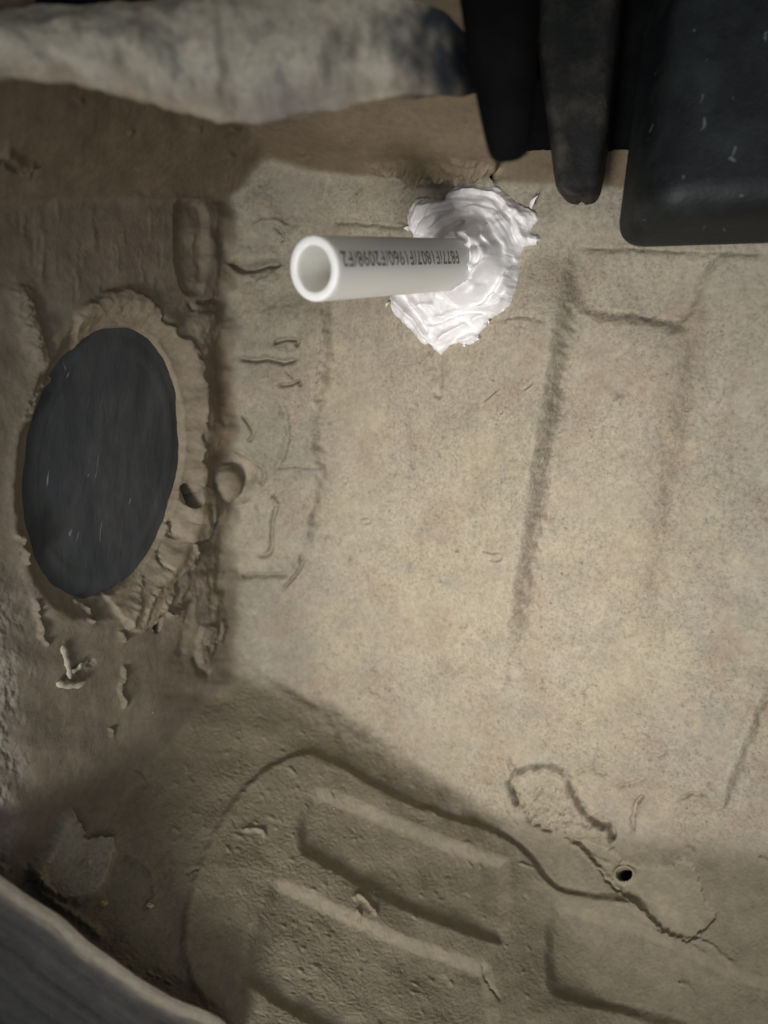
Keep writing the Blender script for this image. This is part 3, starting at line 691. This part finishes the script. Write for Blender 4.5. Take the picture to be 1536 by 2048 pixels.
# ------------------------------------------------------------------ pipe with its printed line
def cam2w(v): return np.array((v[0], v[2], v[1] + CAM[2]))
rx, ry = ray(955, 528); dB = cB / (nB[0] * rx + nB[1] * ry + nB[2])
FAR = cam2w((rx * dB, ry * dB, dB)); rx, ry = ray(626, 538); NEAR = cam2w((rx * 0.256, ry * 0.256, 0.256))
AX = FAR - NEAR; PLEN = np.linalg.norm(AX); AX /= PLEN
view = NEAR - CAM; view /= np.linalg.norm(view)
E1 = -view - AX * (-view @ AX); E1 /= np.linalg.norm(E1)       # side of the pipe that faces the lens
E2 = np.cross(AX, E1)                                          # up or down
if E2[2] < 0: E2 = -E2
RO, RI = 0.0110, 0.0077
def pipe():
    root = empty('plastic_pipe', tuple(NEAR + AX * PLEN))
    tag(root, 'white plastic pipe with printed line, sticking out of white sealant', 'pipe')
    na = 96
    a = np.linspace(0, 2 * np.pi, na, endpoint=False)
    def ring(r, s): return NEAR + AX * s + r * (np.cos(a)[:, None] * E1 + np.sin(a)[:, None] * E2)
    prof = [(RO, PLEN + 0.012)] + [(RO, s) for s in np.linspace(PLEN, 0.002, 24)] + [(RO, 0.0009), (RO - 0.0002, 0.0003)]
    k0 = len(prof) - 1
    prof += [(RO - 0.0006, 0.0), (RI + 0.0005, 0.0), (RI + 0.0002, 0.0002)]; k1 = len(prof)
    prof += [(RI, 0.0006)] + [(RI, s) for s in np.linspace(0.003, PLEN, 16)] + [(RI, PLEN + 0.012)]
    V = np.array([ring(r, s) for r, s in prof])
    t = mesh_from('tube', V.reshape(-1, 3), grid_faces(len(prof) + 0, na, True), M_PIPE); adopt(t, root)
    bm = bmesh.new(); bm.from_mesh(t.data)
    n = len(prof); bm.verts.ensure_lookup_table()
    for j in range(na): bm.faces.new([bm.verts[(n - 1) * na + j], bm.verts[(n - 1) * na + (j + 1) % na], bm.verts[(j + 1) % na], bm.verts[j]])
    bmesh.ops.recalc_face_normals(bm, faces=bm.faces); bm.to_mesh(t.data); bm.free()
    for p in t.data.polygons: p.use_smooth = True
    t.data.materials.append(M_END_LIT)
    for p in t.data.polygons:
        i = p.index // na
        if k0 <= i < k1: p.material_index = 1
    a2 = [(0.0002, PLEN * 0.80), (RI - 0.0003, PLEN * 0.80 - 0.0004), (RI - 0.0003, PLEN * 0.80 + 0.002)]
    V = np.array([ring(r, s) for r, s in a2])
    t = mesh_from('inner_bend', V.reshape(-1, 3), grid_faces(3, na, True), M_PIPE); adopt(t, root)
    # printed characters, upside down from this side, the line cut off by the pipe's end
    cu = bpy.data.curves.new('print', 'FONT'); cu.body = 'F877/F1807/F1960/F2098/F2'; cu.size = 0.0076; cu.align_x = 'RIGHT'; cu.space_character = 1.06
    cu.offset = 0.00011
    tmp = bpy.data.objects.new('print', cu); col.objects.link(tmp)
    dg = bpy.context.evaluated_depsgraph_get()
    me = bpy.data.meshes.new_from_object(tmp.evaluated_get(dg))
    bpy.data.objects.remove(tmp); bpy.data.curves.remove(cu)
    bm = bmesh.new(); bm.from_mesh(me); bpy.data.meshes.remove(me)
    for k in range(1, 16):
        g = bm.verts[:] + bm.edges[:] + bm.faces[:]
        bmesh.ops.bisect_plane(bm, geom=g, plane_co=(0, k * 0.0004, 0), plane_no=(0, 1, 0))
    th0 = math.radians(15)
    for v in bm.verts:
        x, y = v.co.x, v.co.y
        s = 0.0030 - x * 0.86                           # last character sits at the cut end
        th = th0 - (y - 0.0028) / RO
        p = NEAR + AX * s + (RO + 0.00006) * (math.cos(th) * E1 + math.sin(th) * E2)
        v.co = p
    bmesh.ops.recalc_face_normals(bm, faces=bm.faces)
    t = bm_obj('printed_line', bm, M_INK); adopt(t, root); t['label'] = 'line of black printed characters'
pipe()

# ------------------------------------------------------------------ sealant smeared round the foot of the pipe
def sealant():
    Z = [(240, 350), (330, 215), (430, 200), (560, 215), (600, 150), (720, 80), (900, 90), (1040, 100), (1130, 180), (1210, 250), (1290, 280), (1390, 345), (1380, 400), (1330, 470), (1340, 520), (1400, 545), (1380, 610), (1300, 620), (1250, 660),
         (1245, 760), (1240, 860), (1220, 1030), (1150, 1180), (1060, 1240), (980, 1300), (960, 1350), (900, 1380), (880, 1440), (790, 1500), (720, 1470), (620, 1520), (560, 1580), (500, 1530), (470, 1490), (380, 1470), (320, 1390), (230, 1310), (170, 1250), (130, 1200), (100, 1060), (130, 1010), (240, 800), (290, 560), (260, 470)]
    pts = smooth_pts([(760 + a / 4.389, 350 + b / 4.389) for a, b in Z], 3, True)
    x = np.arange(755, 1105, 1.15); y = np.arange(355, 725, 1.15); x, y = np.meshgrid(x, y)
    ex = x + 2.6 * fbm(x / 12, y / 12, 2); ey = y + 2.6 * fbm(x / 12 + 50, y / 12, 2)
    e = poly_sd([tuple(p) for p in pts], ex, ey)
    cx, cy = 955, 528
    r = np.hypot(x - cx, (y - cy) / 1.12); ph = np.arctan2((y - cy) / 1.12, x - cx)
    # the finger swept round the pipe: combed ridges along the sweep
    rw = r + 9 * ph + 7 * fbm(x / 60, y / 60, 2)
    comb = 1.1 * perlin(rw / 14, ph * 0.9) + 0.34 * perlin(rw / 7 + 30, ph * 1.0) + 0.05 * perlin(rw / 4 + 70, ph * 1.5)
    low = sstep(575, 640, y)
    comb *= 1 - 0.55 * low
    body = 5.2 * (1 - np.exp(-np.maximum(e, 0) / 13)) + 0.8 * sstep(0, 3, e)
    cone = 19.0 * np.exp(-(np.maximum(r - 42, 0) / 24) ** 2) * (1 + 0.22 * perlin(ph * 2.0, r / 60))
    h = body + cone * sstep(0, 20, e) + comb * (2.2 + 0.5 * np.exp(-((r - 62) / 26) ** 2)) * sstep(1, 16, e)
    h += 3.2 * np.exp(-((r - 88) / 26) ** 2) * sstep(-1.9, -1.0, ph) * sstep(1.7, 0.8, ph) * sstep(0, 14, e)
    h += 1.1 * fbm(x / 32, y / 32, 2) * sstep(0, 15, e)
    def z(a): return [(760 + q[0] / 4.389, 350 + q[1] / 4.389) for q in a]
    for pl, wd, a in (([(150, 1050), (300, 1230), (500, 1470), (545, 1550)], 5, 2.6), ([(210, 1040), (330, 1190), (490, 1400)], 4.5, -2.0), ([(260, 1030), (400, 1200), (520, 1380)], 5, 1.8),
                      ([(430, 1320), (600, 1290), (760, 1230), (900, 1220), (1000, 1230)], 4, -2.2), ([(500, 1260), (700, 1240), (860, 1190), (1100, 1160)], 6, 1.4), ([(560, 1450), (700, 1360), (840, 1320)], 5, 2.2), ([(620, 1500), (760, 1400), (880, 1370)], 4, -1.4),
                      ([(700, 1460), (800, 1440), (890, 1390)], 4, 1.8), ([(830, 1140), (960, 1130), (1040, 1060), (1120, 940), (1190, 800), (1200, 690)], 4, -2.4), ([(900, 1180), (1040, 1120), (1150, 960), (1220, 800)], 6, 1.8),
                      ([(1020, 170), (1060, 260), (1120, 350), (1190, 420), (1190, 560)], 4, -1.8), ([(1060, 150), (1130, 260), (1190, 330)], 5, 1.4), ([(870, 480), (960, 600), (960, 760), (880, 900)], 6, 2.0), ([(820, 330), (940, 400), (1000, 480)], 4, -1.6),
                      ([(400, 520), (500, 470), (640, 400), (800, 420), (890, 520)], 5, 1.5), ([(320, 330), (480, 270), (700, 240), (900, 260)], 5, 1.6), ([(350, 420), (520, 340), (720, 310), (870, 350)], 4, -1.3),
                      ([(380, 1130), (460, 1150), (560, 1150)], 5, 1.6), ([(540, 1050), (640, 1010), (690, 990)], 6, 1.8), ([(860, 1300), (940, 1260), (985, 1290), (960, 1340)], 5, 2.0)):
        q = smooth_pts(z(pl), 4); d, t, _ = poly_dist(q, x, y)
        h += a * np.exp(-(d / wd) ** 2) * sstep(0, 0.15, t) * sstep(0, 0.15, 1 - t) * sstep(0, 5, e) * 1.0
    # sides: steep, slightly undercut into the panel
    h = np.where(e > 0, h, -3.0 + 0 * h)
    h = np.where((e > -2.5) & (e <= 0), -1.5, h)
    # seat on the relief of the back panel
    ii = np.clip(np.searchsorted(gy, y[:, 0]), 0, ny - 1); jj = np.clip(np.searchsorted(gx, x[0]), 0, nx - 1)
    wall = H[np.ix_(ii, jj)]
    Pb = P[np.ix_(ii, jj)]
    rxx, ryy = ray(x, y)
    # depth of the filleted panel, re-evaluated at these very points
    from_x = x + np.interp(x[0], gx, wx[ii[len(ii) // 2]])[None, :] * 0
    i0 = ii; wxx = wx[np.ix_(ii, jj)]; wyy = wy[np.ix_(ii, jj)]
    qq, _ = base_q(x + wxx, y + wyy)
    V = world_pt(x, y, 1 / qq) + NRM[np.ix_(ii, jj)] * (wall + h * MM)[..., None]
    ny_, nx_ = x.shape
    F = grid_faces(ny_, nx_)
    keep = (e.ravel()[F] > -3.4).all(1)
    F = F[keep]; used, inv = np.unique(F, return_inverse=True)
    o = mesh_from('sealant_blob', V.reshape(-1, 3)[used], inv.reshape(-1, 4), M_SEAL)
    tag(o, 'glossy white sealant smeared in swirls around the pipe base', 'sealant')
    md = o.modifiers.new('smooth', 'SMOOTH'); md.factor = 0.5; md.iterations = 3
    # torn curls and crumbs at the rim
    def spike(px, py, dx, dy, ln, w, lift):
        p, n, _ = surf(px, py); q, n2, _ = surf(px + dx, py + dy)
        axis = (q - p) + n * lift; axis /= np.linalg.norm(axis); sd = np.cross(axis, n); sd /= np.linalg.norm(sd); up = np.cross(sd, axis)
        rows = []
        for k in range(9):
            t = k / 8; rad = w * (1 - t) ** 0.7 * (1 + 0.25 * math.sin(7 * t + px)); c = p + axis * ln * t + up * (0.002 * math.sin(t * 2.5))
            a = np.linspace(0, 2 * np.pi, 10, endpoint=False)
            rows.append(c + rad * (np.cos(a)[:, None] * sd + 0.55 * np.sin(a)[:, None] * up) + n * 0.0012)
        V = np.array(rows)
        c = mesh_from('sealant_curl', V.reshape(-1, 3), grid_faces(9, 10, True), M_SEAL, o)
    for a in ((1060, 414, 26, -22, 0.0075, 0.0014, 0.004), (818, 456, -14, 0, 0.0018, 0.001, 0.000), (784, 604, -6, 18, 0.0035, 0.0009, 0.001),
              (962, 674, 16, 6, 0.0018, 0.0014, 0.0), (985, 648, 14, -4, 0.0016, 0.0013, 0.0), (938, 686, 8, 16, 0.0018, 0.0014, 0.0),
              (1074, 482, 14, -2, 0.0018, 0.0022, 0.001)):
        spike(*a)
sealant()

# ------------------------------------------------------------------ black plastic parts, top right
def rounded_box(name, corner, ex, ey, ez, size, bev, mat, segs=5, taper=None):
    bm = bmesh.new(); bmesh.ops.create_cube(bm, size=1.0)
    for v in bm.verts:
        v.co.x = (v.co.x + 0.5) * size[0]; v.co.y = (v.co.y + 0.5) * size[1]; v.co.z = (v.co.z + 0.5) * size[2]
    if taper: taper(bm)
    bmesh.ops.bevel(bm, geom=bm.edges[:], offset=bev, segments=segs, profile=0.5, affect='EDGES', clamp_overlap=True)
    for v in bm.verts:
        v.co = corner + ex * v.co.x + ey * v.co.y + ez * v.co.z
    bmesh.ops.recalc_face_normals(bm, faces=bm.faces)
    return bm_obj(name, bm, mat)
from mathutils import Vector
def box():
    c = Vector(world_pt(1216, 512, 0.312).tolist())
    ex = Vector((1.0, -0.22, -0.045)).normalized(); ez = Vector((0.10, -0.10, 1.0)).normalized(); ey = ez.cross(ex)
    def tp(bm):
        for v in bm.verts:
            if v.co.y < 0.02: v.co.x += 0.012 if v.co.x < 0.05 else 0; 
            if v.co.y < 0.02 and v.co.z < 0.02: v.co.z += 0.004
    o = rounded_box('plastic_housing', c - ey * 0.045, ex, ey, ez, (0.17, 0.045, 0.102), 0.011, M_BLACK, 6, tp)
    tag(o, 'black plastic box with rounded corner, flecked with pale specks', 'plastic housing')
box()
def tab():
    root = empty('plastic_bracket', tuple(world_pt(1155, 30, 0.29)))
    tag(root, 'black tapered plastic tongue hanging beside the boxy housing', 'bracket')
    nz, nxx = 40, 15
    rows = []; prof = smooth_pts([(1062, 1246, -120), (1070, 1244, 20), (1084, 1232, 130), (1096, 1222, 220), (1106, 1212, 300), (1112, 1205, 345), (1118, 1198, 372), (1132, 1187, 388), (1152, 1168, 393)], 4)
    def section(l, r, y, off):
        d = 0.274 + 0.016 * (y / 400.0)
        xs = np.linspace(l, r, nxx); p = world_pt(xs, np.full(nxx, y), d)
        t = np.linspace(-1, 1, nxx)
        p[:, 1] += 0.0030 * np.abs(t) ** 9 + off + 0.0005 * fbm(xs / 30, np.full(nxx, y) / 30 + off * 100, 3)
        return p
    front = np.array([section(l, r, y, 0.0) for l, r, y in prof])
    n = normals(front)
    backp = front + np.array((0.0035, 0.0075, 0.001))
    V = np.concatenate([front, backp[:, ::-1]], 1)
    F = grid_faces(len(prof), 2 * nxx, True)
    V = V.reshape(-1, 3)
    o = mesh_from('tongue', V, F, M_TAB); adopt(o, root)
    # cap the tip
    bm = bmesh.new(); bm.from_mesh(o.data); bmesh.ops.holes_fill(bm, edges=[e for e in bm.edges if e.is_boundary], sides=200); bm.to_mesh(o.data); bm.free()
    # ribbed dark sheet added along the back panel to black out gaps round the tongue
    lx = np.linspace(1040, 1900, 200); ly = np.linspace(-420, 300, 80); LX, LY = np.meshgrid(lx, ly)
    LY = LY + 6 * fbm(LX / 30, LY * 0, 2) * sstep(200, 300, LY)
    lrx, lry = ray(LX, LY); ld = cB / (nB[0] * lrx + nB[1] * lry + nB[2])
    nb = -np.array((nB[0], nB[2], nB[1])) / np.linalg.norm(nB)
    lh = 0.0060 + 0.0007 * fbm(LX / 60, LY / 60, 3) - 0.005 * sstep(270, 300, LY) + 0.002 * np.sin(LY / 14.0) * sstep(60, 20, LY)
    lv = world_pt(LX, LY, ld) + nb * lh[..., None]
    b = mesh_from('dark_backing', lv.reshape(-1, 3), grid_faces(80, 200), M_SHADE); adopt(b, root)
    md = b.modifiers.new('thick', 'SOLIDIFY'); md.thickness = 0.002; md.offset = 0
tab()
def gap_shade():
    """added dark block standing in for the shade between flange and tongue"""
    prof = [(-0.0125, 0.0001), (-0.012, 0.0050), (-0.0105, 0.0062), (0.0, 0.0080), (0.008, 0.0090), (0.017, 0.0102), (0.034, 0.0122), (0.08, 0.0155), (0.08, 0.0001)]
    base = world_pt(1014, 232, 0.222); na = 48
    a = np.linspace(0, 2 * np.pi, na, endpoint=False)
    up = np.array((-0.08, -0.12, 1.0)); up /= np.linalg.norm(up); e1 = np.cross(up, (0, 1, 0)); e1 /= np.linalg.norm(e1); e2 = np.cross(up, e1)
    V = np.array([base + up * s + r * (np.cos(a)[:, None] * e1 + np.sin(a)[:, None] * e2) for s, r in prof])
    o = mesh_from('gap_shade_block', V.reshape(-1, 3), grid_faces(len(prof), na, True), M_SHADE)
    md = o.modifiers.new('s', 'SUBSURF'); md.levels = md.render_levels = 1
    tag(o, 'added matt black block standing in for shade between blue flange end and plastic tongue', 'rubber buffer')
gap_shade()

# ------------------------------------------------------------------ dark weather strip crossing the lower left corner
def strip():
    lip = smooth_pts([(-300, 1545, 0.196), (-150, 1645, 0.205), (0, 1748, 0.213), (62, 1792, 0.217), (125, 1832, 0.221), (175, 1877, 0.224), (233, 1919, 0.228), (292, 1961, 0.231), (354, 1996, 0.234), (417, 2022, 0.238), (452, 2044, 0.240), (480, 2090, 0.242), (520, 2200, 0.244), (560, 2400, 0.245)], 10)
    L = world_pt(lip[:, 0], lip[:, 1], lip[:, 2] + np.interp(lip[:, 0], [0, 420], [0.088, 0.064])); n = len(L)
    tan = np.gradient(L, axis=0); tan /= np.linalg.norm(tan, axis=1, keepdims=True)
    outw = np.array((-0.68, -0.34, -0.62)); outw /= np.linalg.norm(outw)
    nrm = np.cross(tan.mean(0), outw); nrm /= np.linalg.norm(nrm)
    if nrm @ (CAM - L.mean(0)) < 0: nrm = -nrm
    m = 70; ww = np.linspace(0, 0.058, m)
    V = np.zeros((m, n, 3)); TI = np.zeros((m, n, 3))
    s = np.arange(n)[None, :] / 9.0; wv = ww[:, None]
    prof = -0.010 * sstep(0.0, 0.02, ww) * 0.4 - 0.012 * sstep(0.02, 0.085, ww) + 0.0009 * np.exp(-((ww - 0.0022) / 0.0016) ** 2)
    for c, wd, a in ((0.013, 0.0015, 0.0007), (0.022, 0.0012, 0.0005), (0.030, 0.002, -0.0006), (0.045, 0.003, 0.0014)): prof += a * np.exp(-((ww - c) / wd) ** 2)
    hh = prof[:, None] + 0.0002 * fbm(s, wv * 400, 3) * np.ones((m, n)) + 0.0004 * fbm(s / 4, wv * 60, 2)
    V = L[None] + outw * ww[:, None, None] + nrm * hh[..., None]
    f1 = fbm(s / 1.2, wv * 300, 3) * np.ones((m, n))
    dark = np.array((0.030, 0.030, 0.031)); dust = np.array((0.20, 0.175, 0.142))
    TI[:] = dark
    k = (sstep(0.0085, 0.0012, wv + 0.0012 * f1) * 0.92 + 0.05 * sstep(0.03, 0.006, wv) * sstep(-0.4, 0.5, f1))[..., None].clip(0, 1); TI = TI * (1 - k) + dust * k
    k = (sstep(0.043, 0.054, wv + 0.003 * f1) * 0.6)[..., None]; TI = TI * (1 - k) + np.array((0.13, 0.14, 0.15)) * k
    o = mesh_from('weather_strip', V.reshape(-1, 3), grid_faces(m, n), M_DUST)
    add_attr(o, 'tint', 'FLOAT_COLOR', TI.reshape(-1, 3)); add_attr(o, 'grain', 'FLOAT', np.full(m * n, 0.15))
    md = o.modifiers.new('thick', 'SOLIDIFY'); md.thickness = 0.0025; md.offset = 0
    tag(o, 'ribbed dark grey rubber edge strip with dusty lip, below the side panel', 'rubber strip')
strip()

# ------------------------------------------------------------------ small things
def clip():
    root = empty('metal_clip', tuple(surf(132, 1345)[0])); tag(root, 'small dusty T-shaped clip on the side panel below the oval plug', 'clip')
    m = plastic('dusty_clip_metal', (0.36, 0.32, 0.25), (0.50, 0.45, 0.37), (0.4, 0.7), 200, 0.6, specks=False)
    def bar(name, pts, w, lift):
        P0 = []
        for (x, y) in smooth_pts(pts, 4):
            p, n, _ = surf(x, y); P0.append(p + n * lift)
        P0 = np.array(P0); n = surf(pts[0][0], pts[0][1])[1]; t = np.gradient(P0, axis=0); t /= np.linalg.norm(t, axis=1, keepdims=True)
        sd = np.cross(t, n); up = np.cross(sd, t); a = np.linspace(0, 2 * np.pi, 12, endpoint=False); K = len(P0)
        taper = np.array([0.35] + [1.0 + 0.2 * math.sin(k * 1.7) for k in range(K - 2)] + [0.35])
        V = P0[:, None] + w * taper[:, None, None] * (np.cos(a)[None, :, None] * sd[:, None] + 0.6 * np.sin(a)[None, :, None] * up[:, None])
        o = mesh_from(name, V.reshape(-1, 3), grid_faces(K, 12, True), m); adopt(o, root)
    bar('stem', [(118, 1288), (124, 1312), (130, 1336), (134, 1352)], 0.0013, 0.0018)
    bar('foot', [(106, 1360), (124, 1367), (144, 1368), (162, 1362)], 0.0014, 0.0022)
    bar('arm', [(132, 1340), (146, 1334), (156, 1322)], 0.0010, 0.0018)
clip()
def crumb(px, py, size, mat, name, label, cat, group=None):
    p, n, _ = surf(px, py)
    bm = bmesh.new(); bmesh.ops.create_icosphere(bm, subdivisions=2, radius=size)
    for v in bm.verts:
        k = 1 + 0.35 * math.sin(v.co.x * 2100 + px) * math.cos(v.co.y * 1900 + py) + 0.2 * math.sin(v.co.z * 3100)
        v.co = Vector((v.co.x * k * 1.3, v.co.y * k * 0.9, v.co.z * k * 0.8)) + Vector((p + n * size * 0.45).tolist())
    o = bm_obj(name, bm, mat); tag(o, label, cat, group); return o
M_GRIT = plastic('ochre_grit', (0.46, 0.33, 0.16), (0.60, 0.47, 0.26), (0.4, 0.6), 500, 0.6, specks=False)
M_PALE = plastic('pale_grit', (0.55, 0.52, 0.42), (0.66, 0.62, 0.52), (0.4, 0.6), 500, 0.6, specks=False)
crumb(207, 1806, 0.0017, M_GRIT, 'grit_crumb', 'ochre crumb of grit beside the gusset near the rubber strip', 'crumb')
crumb(298, 1814, 0.0013, M_PALE, 'pale_crumb', 'pale angular crumb on the floor left of the pressed rectangles', 'crumb')

def specks():
    """bright grains of grit scattered on floor and back panel: too many to count"""
    V = []; F = []
    base = np.array([(1, 0, 0), (-1, 0, 0), (0, 1, 0), (0, -1, 0), (0, 0, 1), (0, 0, -1)], float)
    tri = [(0, 2, 4), (2, 1, 4), (1, 3, 4), (3, 0, 4), (2, 0, 5), (1, 2, 5), (3, 1, 5), (0, 3, 5)]
    for i in range(420):
        if i < 300: px = 270 + abs(random.gauss(0, 330)); py = random.uniform(1420, 2080)
        else: px = random.uniform(500, 1560); py = random.uniform(650, 1640)
        if px > 1560: continue
        p, n, _ = surf(px, py); r = random.uniform(0.00012, 0.00026) * (1.6 if random.random() < 0.08 else 1)
        k = len(V) * 1
        for b in base: V.append(p + n * r * 0.4 + b * r * np.array((random.uniform(0.7, 1.5), 1, random.uniform(0.6, 1.1))))
        F += [tuple(k + q for q in t) for t in tri]
    o = mesh_from('grit', V, F, M_PALE, smooth=False)
    tag(o, 'tiny pale grains of grit sprinkled over the floor and back panel', 'grit', kind='stuff')
specks()
